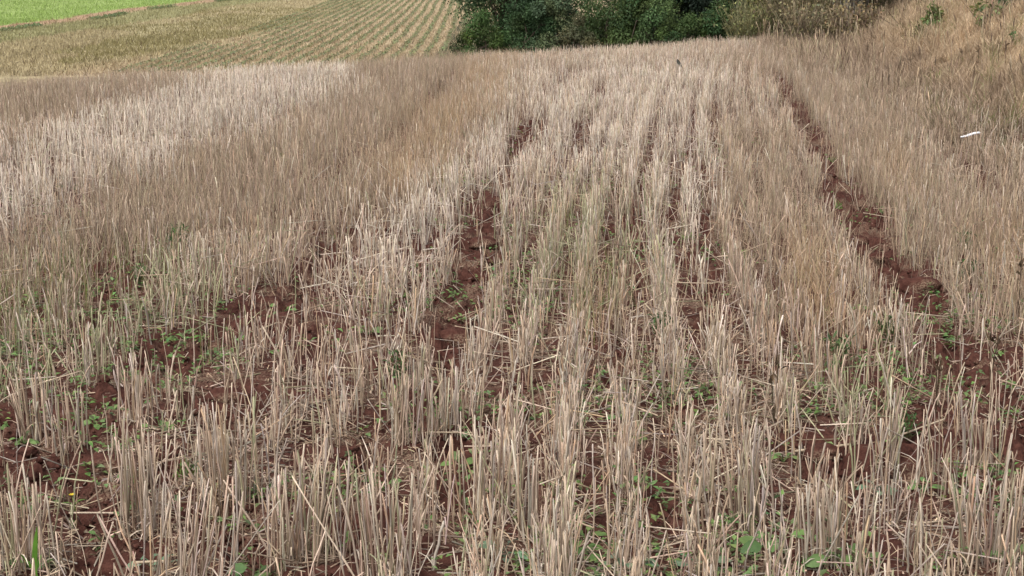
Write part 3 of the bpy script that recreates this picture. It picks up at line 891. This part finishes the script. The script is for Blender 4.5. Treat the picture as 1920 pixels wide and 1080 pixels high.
def dead_leaf(px, py, label):
    P = at_px(px, py)
    n, m = 9, 5
    s = np.linspace(0, 1, n)[:, None]; w = np.linspace(-1, 1, m)[None]
    half = .02 * np.sin(np.pi * np.clip(s * .92 + .06, 0, 1)) ** .8
    V = np.stack([w * half + .065 * s, -.02 * w ** 2 - .01 * s + 0 * w, .10 * (1 - s) + .012 * w * np.cos(s * 3)], -1)
    i = np.arange(n - 1)[:, None] * m; j = np.arange(m - 1)[None]
    q = np.stack([i + j, i + j + 1, i + m + j + 1, i + m + j], -1).reshape(-1, 4)
    o = make_mesh("dead_leaf", V.reshape(-1, 3), q, None, vary([.10, .10, .085], len(q), .15, .03), CHAFF, True)
    o.location = (P[0], P[1] - .35, float(land(P[:1], P[1:2])[0]) + .16)
    tag(o, label, "dead leaf")
dead_leaf(1263, 148, "dark grey curled dead leaf caught high in the far straw")

def dead_stem(px, py, h, label, n=2):
    P = at_px(px, py); b = Bag()
    pts = stalk_points(np.zeros(n), np.zeros(n), np.zeros(n), h * rng.uniform(.7, 1, n), rng.uniform(.02, .12, n), rng.uniform(0, 6.28, n), 5, rng.normal(0, .1, n))
    tubes(b, pts, np.full((n, 5), .0028) * np.linspace(1, .7, 5)[None], vary([.075, .05, .03], n, .15), 4)
    m = 12
    k = rng.integers(0, n, m); p = pts[k, 3] + rng.normal(0, .008, (m, 3)) + [0, 0, .02]
    leaves(b, p, rng.normal(0, .5, (m, 3)) + [0, 0, 1], rng.normal(0, 1, (m, 3)), rng.uniform(.02, .05, m), rng.uniform(.006, .014, m), vary([.085, .055, .032], m, .2))
    o = b.build("dead_weed_stem", CHAFF); o.location = (P[0], P[1], float(land(P[:1], P[1:2])[0]) - .01)
    tag(o, label, "dead weed", "dark dead weed stems")
for a in [(532, 138, .30, "lone dark dead stem on the pale crest of the stubble"),
          (1906, 610, .34, "black dead stem at the right edge in the brown grass"),
          (1856, 715, .20, "short dark dead stem standing in the wheel rut"),
          (1755, 770, .22, "dark leaning dead stem beside the loose green weed clump"),
          (1450, 800, .26, "dark thin dead stem inside the tall straw right of centre"),
          (1836, 140, .38, "dark seed head leftmost of three low on the dry bank"),
          (1871, 128, .34, "dark seed head in the middle of three low on the dry bank"),
          (1884, 130, .30, "dark seed head rightmost of three low on the dry bank"),
          (1800, 140, .30, "thin dark stem left of the three seed heads on the bank"),
          (1752, 22, .35, "dark dead stem behind the small green shrub on the bank"),
          (1845, 14, .40, "dark twig beside the bright sprig at the top of the bank"),
          (553, 146, .14, "brown withered weed below the lone dark stem on the crest")]:
    dead_stem(*a)

# ------------------------------------------------------------------ the bank: tangled dry grass
def bank_grass():
    m = 19000                                             # tussocks
    y = np.sqrt(rng.uniform(8.5 ** 2, 34 ** 2, m)); f = rng.uniform(-.12, 1, m)
    x = stand_edge(y) + np.where(f < 0, f * 5, f * np.clip(.46 * y - stand_edge(y) + 2.5, 1, 10))
    px, py = project(x, y, land(x, y))
    keep = (px < 2400) & (py > -180) & (rng.uniform(0, 1, m) < np.clip(.35 + 2 * (fbm(x, y, 1.6, 151, 2) - .3), .25, 1))
    x, y = x[keep], y[keep]; m = len(x); d = x - bank_foot(y)
    up = smooth((d + .15) / 1.1 + (fbm(x, y, 1.1, 152, 2) - .5) * 1.1)[:, None]
    ct = np.array([.42, .315, .22]) * (1 - up) + np.array([.58, .44, .29]) * up
    dark = smooth((fbm(x, y, .9, 157, 3) - .55) / .1)[:, None] * .5 * (1 - .6 * up) + (rng.uniform(0, 1, (m, 1)) < .12) * .35
    ct = ct * (1 - dark) + np.array([.24, .175, .125]) * dark
    ct = ct * (1 + rng.normal(0, .2, (m, 1))).clip(.5, 1.6)
    gg = (rng.uniform(0, 1, (m, 1)) < .14 * smooth((fbm(x, y, .8, 159, 2)[:, None] - .45) / .15))
    ct = np.where(gg, np.array([.22, .24, .09]), ct)
    ht = rng.uniform(.45, 1.05, m) * (.6 + .7 * fbm(x, y, .9, 155, 2)) * np.where(np.hypot(x - LITTER[0], y - LITTER[1] + .25) < .45, .3, 1); rad = rng.uniform(.02, .07, m)
    lean_az = rng.normal(-1.6, .9, m)
    nb = 34
    k = np.repeat(np.arange(m), nb); n = len(k)
    r = rad[k] * np.sqrt(rng.uniform(0, 1, n)); a = rng.uniform(0, 6.28, n)
    X, Y = x[k] + r * np.cos(a), y[k] + r * np.sin(a)
    Z = land(X, Y) - .01
    h = rng.uniform(.12, .36, n) * ht[k]; ln = np.abs(rng.normal(0, .42, n))
    pts = stalk_points(X, Y, Z, h, ln, np.where(rng.uniform(0, 1, n) < .55, lean_az[k] + rng.normal(0, .6, n), a), 4, rng.normal(0, .4, n))
    pts[..., 2] -= .25 * h[:, None] * (np.linspace(0, 1, 4) ** 3)[None] * rng.uniform(0, 1.6, n)[:, None]
    sa = rng.uniform(0, 6.28, n)
    bag = Bag()
    ribbons(bag, pts, rng.uniform(.003, .009, n)[:, None] * np.array([[1, .9, .7, .25]]), np.stack([np.cos(sa), np.sin(sa), 0 * sa], -1), ct[k] * vary([1, 1, 1], n, .18, .03))
    # tall stiff stems with seed heads standing out of the tussocks
    q = rng.integers(0, m, 2000); n = len(q)
    P = stalk_points(x[q], y[q], land(x[q], y[q]), rng.uniform(.2, .45, n), np.abs(rng.normal(0, .16, n)), rng.uniform(0, 6.28, n), 4, rng.normal(0, .12, n))
    tone = np.where(rng.uniform(0, 1, (n, 1)) < .4, vary([.16, .11, .075], n, .2), vary([.46, .36, .24], n, .2))
    tubes(bag, P, np.full((n, 4), .0028), tone, 3)
    tip = P[:, -1]; up_ = norm(P[:, -1] - P[:, -2])
    hd = np.stack([tip - up_ * .03, tip + up_ * .02, tip + up_ * .07], 1)
    tubes(bag, hd, rng.uniform(.005, .010, n)[:, None] * np.array([[.6, 1, .3]]), tone * .95, 3)
    tag(bag.build("bank_grass", DRYGRASS), "tangled tan dry grass covering the sloping bank", "dry grass", kind="stuff")
    print("bank", m)
bank_grass()

# ------------------------------------------------------------------ trees, bushes, trunks
def crown_leaves(bag, n, cx, cy, cz, rx, ry, rz, lumps, size, colr, seed):
    """leaf-sized faces on many lumps spread through an uneven volume"""
    r_ = np.random.default_rng(seed)
    d = norm(r_.normal(0, 1, (lumps, 3))); rr = r_.uniform(.25, 1.0, lumps) ** .6
    C = d * rr[:, None] * np.array([rx, ry, rz]) * r_.uniform(.75, 1.12, (lumps, 1)) + np.array([cx, cy, cz])
    lr = r_.uniform(.16, .34, lumps) * (rx + rz) / 2
    tone = r_.normal(1, .22, lumps).clip(.5, 1.6); hue = r_.normal(0, .10, lumps)
    k = r_.integers(0, lumps, n)
    dv = norm(r_.normal(0, 1, (n, 3))); p = C[k] + dv * (lr[k] * r_.uniform(.45, 1.1, n))[:, None]
    keep = p[:, 2] > -.02
    p, k, dv = p[keep], k[keep], dv[keep]; n = len(p)
    cc = np.array(colr)[None] * tone[k][:, None] * np.stack([1 + hue[k], np.ones(n), 1 - hue[k] * .8], -1) * (1 + r_.normal(0, .16, (n, 1)))
    L = size * r_.uniform(.6, 1.35, n)
    dirv = dv + r_.normal(0, .6, (n, 3)) + [0, 0, -.35]
    nv = dv * .6 + r_.normal(0, .35, (n, 3)) + [0, 0, .8]
    leaves(bag, p, dirv, nv, L, L * r_.uniform(.4, .6, n), np.clip(cc, .006, .6), .15)
    return C

def branches(bag, ends, base, top, r0, colr, seed):
    r_ = np.random.default_rng(seed)
    tt = np.linspace(0, 1, 7)[:, None]
    tr = base[None] * (1 - tt) + top[None] * tt + r_.normal(0, .03, (7, 3)) * np.minimum(tt * 4, 1)
    tubes(bag, tr[None], (r0 * np.linspace(1.15, .35, 7))[None], np.array([colr]), 9)
    for e in ends:
        k = r_.integers(1, 6); s = tr[k]; mid = (s + e) / 2 + r_.normal(0, .12, 3) + [0, 0, .1]
        tubes(bag, np.stack([s, mid, e])[None], (r0 * np.array([.38, .22, .08]))[None], np.array([colr]), 5)

def plant_tree(name, cat, px, Y, h, rx, leaf_col, n, size, lumps, label, crown_lo=.0, trunk_r=.09, group=None, part="crown"):
    x = (px - 960) / FPX * (CP * Y + .3); z = float(land(np.array([x]), np.array([Y]))[0]) - .03
    seed = int(abs(px) * 7 + Y * 13)
    o = bpy.data.objects.new(name, None); link(o); o.location = (x, Y, z)
    tag(o, label, cat, group)
    b = Bag(); zc = h * (crown_lo + 1) / 2; rz = h * (1 - crown_lo) / 2
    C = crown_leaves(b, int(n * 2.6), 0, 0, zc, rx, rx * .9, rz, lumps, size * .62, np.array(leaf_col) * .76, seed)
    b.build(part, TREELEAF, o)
    w = Bag(); branches(w, C[:14], np.zeros(3), np.array([0, 0, h * .72]), trunk_r, [.085, .065, .05], seed + 1)
    w.build("trunk" if name.endswith("tree") else "stem", BARK, o)
    return o

G1, G2, G3 = [.062, .112, .042], [.092, .155, .050], [.115, .175, .060]
plant_tree("broadleaf_tree", "tree", 945, 38.5, 5.2, 1.15, G1, 15000, .11, 60, "dark green tree at the left end of the thicket against the far rows", .0, .12, "trees of the thicket")
plant_tree("broadleaf_tree", "tree", 1035, 40.0, 6.0, 1.5, [.055, .098, .048], 15000, .12, 60, "bluish dark tree behind the grey green bush", .02, .14, "trees of the thicket")
plant_tree("broadleaf_tree", "tree", 1190, 41.0, 6.4, 1.8, [.085, .15, .052], 16000, .12, 70, "fresh green tree in the middle of the thicket", .0, .14, "trees of the thicket")
plant_tree("broadleaf_tree", "tree", 1335, 44.0, 7.5, 2.3, [.018, .033, .018], 16000, .13, 60, "almost black shaded tree at the back of the thicket", .12, .2, "trees of the thicket")  # canopy shade is put into this near-black leaf colour
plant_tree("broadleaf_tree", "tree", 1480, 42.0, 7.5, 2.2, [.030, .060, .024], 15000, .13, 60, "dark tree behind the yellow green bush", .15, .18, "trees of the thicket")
plant_tree("broadleaf_tree", "tree", 1640, 38.0, 5.5, 1.8, [.055, .075, .033], 14000, .12, 60, "olive tree behind the grey vine hung trunk", .05, .15, "trees of the thicket")
plant_tree("broadleaf_tree", "tree", 1330, 50.0, 9.5, 4.2, [.014, .025, .014], 15000, .2, 70, "tall dark tree closing the back of the thicket", .0, .25, "trees of the thicket")  # backdrop crown, shade painted into its leaf colour
plant_tree("bush", "bush", 1345, 40.0, 3.2, 1.1, [.020, .036, .020], 9000, .10, 40, "black shaded bush filling the dark opening of the thicket", 0, .05, "bushes along the thicket", "foliage")  # added to fill the opening, its shade painted into the leaves
plant_tree("bush", "bush", 1425, 39.5, 3.4, 1.2, [.022, .040, .021], 9000, .10, 40, "dark bush right of the black shaded one", 0, .05, "bushes along the thicket", "foliage")  # leaf colour painted dark for the shade of the opening
plant_tree("bush", "bush", 1265, 40.0, 3.0, 1.0, [.030, .055, .027], 8000, .10, 40, "deep green shaded bush left of the black shaded one", 0, .05, "bushes along the thicket", "foliage")  # shade under the trees is part of this leaf colour
plant_tree("bush", "bush", 912, 35.6, 1.75, .62, [.105, .18, .05], 4200, .085, 26, "low bright green bush at the left foot of the thicket", 0, .04, "bushes along the thicket", "foliage")
plant_tree("bush", "bush", 868, 36.3, 1.45, .28, [.10, .135, .04], 900, .075, 9, "small yellowish bush beside the far field rows", 0, .02, "bushes along the thicket", "foliage")
plant_tree("bush", "bush", 985, 36.2, 2.1, .7, [.075, .13, .05], 4500, .09, 26, "dark leafy bush right of the low bright green one", 0, .05, "bushes along the thicket", "foliage")
plant_tree("bush", "bush", 1045, 36.0, 2.2, .62, [.115, .16, .08], 4000, .09, 24, "grey green bush in front of the bluish dark tree", 0, .04, "bushes along the thicket", "foliage")
plant_tree("bush", "bush", 1085, 35.4, 1.7, .5, [.14, .14, .07], 2600, .08, 18, "brownish olive bush between the grey green and light green bushes", 0, .03, "bushes along the thicket", "foliage")
plant_tree("bush", "bush", 1140, 36.2, 2.75, .85, [.12, .19, .065], 6500, .09, 34, "tall light green bush in the middle of the thicket", 0, .05, "bushes along the thicket", "foliage")
plant_tree("bush", "bush", 1215, 35.6, 2.35, .78, G3, 5600, .09, 30, "rounded mid green bush right of the tall light green one", 0, .05, "bushes along the thicket", "foliage")
plant_tree("bush", "bush", 1290, 35.0, 1.65, .6, G2, 3600, .085, 24, "low green bush below the almost black tree", 0, .04, "bushes along the thicket", "foliage")
plant_tree("bush", "bush", 1345, 35.2, 1.75, .5, [.08, .135, .05], 2800, .085, 20, "ragged small bush in the dark gap of the thicket", 0, .03, "bushes along the thicket", "foliage")
plant_tree("bush", "bush", 1440, 31.0, 1.75, .55, [.18, .19, .055], 3400, .08, 22, "yellow green bush beside the dark opening", 0, .04, "bushes along the thicket", "foliage")
plant_tree("bush", "bush", 1402, 30.6, 1.15, .42, [.115, .115, .060], 1800, .075, 16, "dusty grey green bush at the stubble edge below the yellow green one", 0, .03, "bushes along the thicket", "foliage")

def twig_bush(px, Y, h, rx, label, colr=(.17, .12, .08), n=420):
    x = (px - 960) / FPX * (CP * Y + .3); z = float(land(np.array([x]), np.array([Y]))[0]) - .03
    o = bpy.data.objects.new("dry_bush", None); link(o); o.location = (x, Y, z)
    tag(o, label, "dry bush", "leafless brown bushes at the foot of the bank")
    az = rng.uniform(0, 6.28, n); s = np.sqrt(rng.uniform(0, 1, n)) * rx
    pts = stalk_points(s * np.cos(az) * .7, s * np.sin(az) * .7, np.zeros(n), h * rng.uniform(.4, 1.05, n), rng.uniform(.02, .5, n), az + rng.normal(0, .5, n), 5, rng.normal(0, .25, n))
    b = Bag(); tubes(b, pts, np.full((n, 5), .008) * np.linspace(1, .35, 5)[None], vary(np.array(colr), n, .25, .06), 3)
    b.build("twig_growth", BARK, o)
    m = n * 5; k = rng.integers(0, n, m); q = rng.integers(1, 5, m); p = pts[k, q] + rng.normal(0, .05, (m, 3))
    f = Bag(); L = rng.uniform(.03, .09, m)
    leaves(f, p, rng.normal(0, 1, (m, 3)), rng.normal(0, .5, (m, 3)) + [0, 0, 1], L, L * .5, vary(np.array(colr) * np.array([1.05, 1.1, .9]), m, .25, .07))
    f.build("foliage", DRYGRASS, o)
twig_bush(1490, 28.5, 1.25, .55, "dark brown leafless bush under the dark trunk", (.19, .15, .10))
twig_bush(1545, 28.0, 1.45, .6, "olive brown bush between the two trunks", (.20, .165, .09))
twig_bush(1445, 29.0, .75, .45, "low brown bush at the stubble edge below the yellow green bush", (.22, .18, .11), 260)
twig_bush(1415, 28.6, .9, .5, "low olive bush where the thicket meets the stubble", (.20, .19, .10), 380)
twig_bush(1520, 27.0, .8, .5, "short grey brown bush in front of the olive brown one", (.24, .195, .13), 380)
twig_bush(1650, 30.5, 1.05, .6, "tall olive bush at the back of the bank foot", (.20, .19, .10), 520)
twig_bush(1630, 29.0, 1.0, .5, "grey brown bush right of the vine hung trunk", (.20, .165, .10))
twig_bush(1600, 26.3, .6, .45, "low tangle of brown stems in front of the vine hung trunk", (.22, .165, .11), 300)

def trunk_tree(px, Y, h, r, label, barkc, vines, crown_col):
    x = (px - 960) / FPX * (CP * Y + .3); z = float(land(np.array([x]), np.array([Y]))[0]) - .05
    o = bpy.data.objects.new("old_tree", None); link(o); o.location = (x, Y, z)
    tag(o, label, "tree", "bare trunked trees at the foot of the bank")
    K, S = 14, 16
    zz = np.linspace(0, h * .75, K)[:, None]; a = np.linspace(0, 2 * np.pi, S, endpoint=False)[None]
    rr = r * (1 + .9 * np.exp(-zz / .22)) * (1 - .45 * zz / h) * (1 + .16 * np.sin(a * 3 + 1) + .12 * (vnoise(a * 2 + 0 * zz, zz * 2, 1.5, 9) - .5))
    V = np.stack([np.cos(a) * rr + .05 * np.sin(zz * 1.2), np.sin(a) * rr, zz + 0 * a], -1)
    i = np.arange(K - 1)[:, None] * S; j = np.arange(S)[None]; j1 = (j + 1) % S
    q = np.stack([i + j, i + j1, i + S + j1, i + S + j], -1).reshape(-1, 4)
    make_mesh("trunk", V.reshape(-1, 3), q, None, vary(barkc, len(q), .1, .02), BARK, True, o)
    b = Bag(); C = crown_leaves(b, 9000, 0, 0, h * .85, 2.0, 2.0, h * .28, 50, .11, crown_col, int(px))
    b.build("crown", TREELEAF, o)
    w = Bag()
    branches(w, C[:12], np.array([0, 0, h * .35]), np.array([.1, 0, h * .9]), r * .5, barkc, int(px) + 5)
    w.build("limb", BARK, o)
    if vines:
        n = 70; az = rng.uniform(0, 6.28, n); rv = r * rng.uniform(1.0, 1.9, n)
        top = rng.uniform(1.2, h * .7, n); bot = rng.uniform(.1, .9, n)
        tt = np.linspace(0, 1, 6)[None]
        P = np.stack([(rv * np.cos(az))[:, None] + rng.normal(0, .03, (n, 6)), (rv * np.sin(az))[:, None] + rng.normal(0, .03, (n, 6)), top[:, None] * (1 - tt) + bot[:, None] * tt], -1)
        v = Bag(); tubes(v, P, np.full((n, 6), .012), vary([.25, .23, .19], n, .2, .03), 3); v.build("hanging_vine", BARK, o)
trunk_tree(1592, 27.2, 5.5, .16, "grey trunked tree hung with pale dry vines at the bank foot", [.20, .175, .145], True, [.05, .075, .03])
trunk_tree(1500, 31.5, 6.5, .15, "slim dark trunked tree behind the brown leafless bush", [.07, .065, .06], False, [.04, .07, .03])

def bank_plant(px, py, h, r, colr, n, label, kind="bush", size=.05):
    P = at_px(px, py)
    o = bpy.data.objects.new("green_shrub" if kind == "bush" else "green_sprig", None); link(o); o.location = (P[0], P[1], P[2] - .02)
    tag(o, label, "shrub" if kind == "bush" else "plant", "green plants on the dry bank")
    b = Bag()
    C = crown_leaves(b, n, 0, 0, h * .6, r, r, h * .45, 10, size, colr, int(px + py))
    b.build("foliage", LEAF, o)
    w = Bag(); branches(w, C[:6], np.zeros(3), np.array([0, 0, h * .7]), .012, [.10, .075, .05], int(px)); w.build("stem", BARK, o)
bank_plant(1748, 62, .42, .12, [.125, .165, .05], 420, "small round green shrub alone on the dry bank")
bank_plant(1722, 74, .22, .07, [.16, .20, .06], 140, "little yellow green plant beside the small round shrub", "sprig", .04)
bank_plant(1690, 64, .18, .07, [.13, .16, .055], 90, "faint green tuft left of the yellow green plant on the bank", "sprig", .04)
bank_plant(1640, 54, .2, .07, [.16, .19, .055], 110, "yellow green weed close to the vine hung trunk", "sprig", .04)
bank_plant(1850, 52, .34, .16, [.14, .17, .065], 220, "loose pale green sprig spreading on the upper bank", "sprig", .05)
bank_plant(1884, 22, .5, .16, [.07, .15, .05], 420, "deep green leafy plant at the top of the bank", "sprig", .06)
bank_plant(1866, 30, .2, .04, [.11, .22, .05], 60, "single bright green sprig below the deep green plant", "sprig", .05)
bank_plant(1902, 84, .14, .04, [.09, .16, .05], 40, "tiny green sprig on the orange tan face of the bank", "sprig", .04)
bank_plant(1735, 5, .3, .1, [.14, .17, .06], 160, "pale green plant at the top edge behind the dark dead stem", "sprig", .05)

# ------------------------------------------------------------------ growth of the far fields
def crop_rows():
    """low green rows of the field beyond the crest"""
    b = Bag(); X, Y = [], []
    for k in range(29):
        y = np.arange(41, 125, .022) + rng.uniform(0, .02)
        cx_ = -10.6 + k * .45 - (y - 60) * .024 + .25 * np.sin((y - 40) * .035 + .2) + (vnoise(y, 0 * y + k, .3, 171) - .5) * .10
        gate = fbm(cx_, y * .5, .35, 173, 3) + .12 * rng.normal(0, 1, len(y)) + .03
        kp = (gate > .36 + .10 * smooth((-7.5 - cx_) / 2.5)) & (cx_ < 1.5); X.append(cx_[kp]); Y.append(y[kp])
    x, y = np.concatenate(X), np.concatenate(Y); n = len(x)
    x = x + rng.normal(0, .035, n); z = land(x, y)
    az = rng.uniform(0, 6.28, n)
    L = rng.uniform(.05, .125, n)
    leaves(b, np.stack([x, y, z + rng.uniform(0, .06, n)], -1), np.stack([np.cos(az), np.sin(az), rng.uniform(.2, 1.2, n)], -1), np.tile([0, -.3, 1.], (n, 1)), L, L * rng.uniform(.35, .6, n), vary([.19, .20, .10], n, .25, .08))
    tag(b.build("crop_rows", LEAF), "thin green crop rows running up the far field", "crop", kind="stuff")
    print("crop", n)
crop_rows()

def far_residue():
    b = Bag(); n = 190000
    y = np.exp(rng.uniform(math.log(40), math.log(122), n)); x = rng.uniform(-.36, .02, n) * y - 1
    sx = strip_x(x, y)
    kind = np.where(sx < -22.3, 0, np.where(sx < -20.7, 1, np.where(sx < -17.4, 2, np.where(sx < -10, 3, 4))))
    dens = np.array([1, .35, .8, 1, .55])[kind] * np.clip(.5 + 1.6 * (fbm(x, y, .5, 181, 3) - .3), .3, 1)
    keep = rng.uniform(0, 1, n) < dens; x, y, kind = x[keep], y[keep], kind[keep]; n = len(x)
    mott = fbm(x, y * .5, .3, 183, 3)
    base = np.array([[.255, .345, .10], [.33, .235, .145], [.27, .25, .125], [.365, .30, .18], [.385, .30, .19]])[kind]
    base = np.where(((kind == 3) & (mott > .52))[:, None], np.array([.25, .215, .105]), base)
    dark = (rng.uniform(0, 1, n) < .07) & (kind > 0)
    c = base * (1 + rng.normal(0, .2, (n, 1))); c = np.where(dark[:, None], np.array([.15, .11, .07]), c).clip(.01, .6)
    z = land(x, y); az = rng.uniform(0, 6.28, n); ln = np.abs(rng.normal(0, .6, n)); h = rng.uniform(.05, .16, n)
    pts = stalk_points(x, y, z, h, ln, az, 3, rng.normal(0, .3, n))
    sa = rng.uniform(0, 6.28, n)
    ribbons(b, pts, rng.uniform(.012, .03, n)[:, None] * np.array([[1, .8, .3]]), np.stack([np.cos(sa), np.sin(sa), 0 * sa], -1), c)
    tag(b.build("field_residue", DRYGRASS), "short dry residue and young green growth on the far strips", "field residue", kind="stuff")
far_residue()

def boundary_hedge():
    """low green scrub lining the reddish field path"""
    b = Bag(); y = rng.uniform(45, 125, 9000)
    off = -20.45 + rng.normal(0, .10, len(y)); x = off + (y - 65) * .055
    x = x - (fbm(x, y, .08, 61, 2) - .5) * 1.2
    kp = vnoise(y, 0 * y, .22, 191) > .55; x, y = x[kp], y[kp]; n = len(x)
    P = np.stack([x, y, land(x, y) + rng.uniform(0, .10, n)], -1); L = rng.uniform(.06, .13, n)
    leaves(b, P, rng.normal(0, 1, (n, 3)) + [0, 0, .5], np.tile([0, -.3, 1.], (n, 1)), L, L * .5, vary([.13, .17, .07], n, .25, .08))
    tag(b.build("low_scrub", LEAF), "dark green low scrub along the reddish path in the far fields", "scrub", kind="stuff")
boundary_hedge()
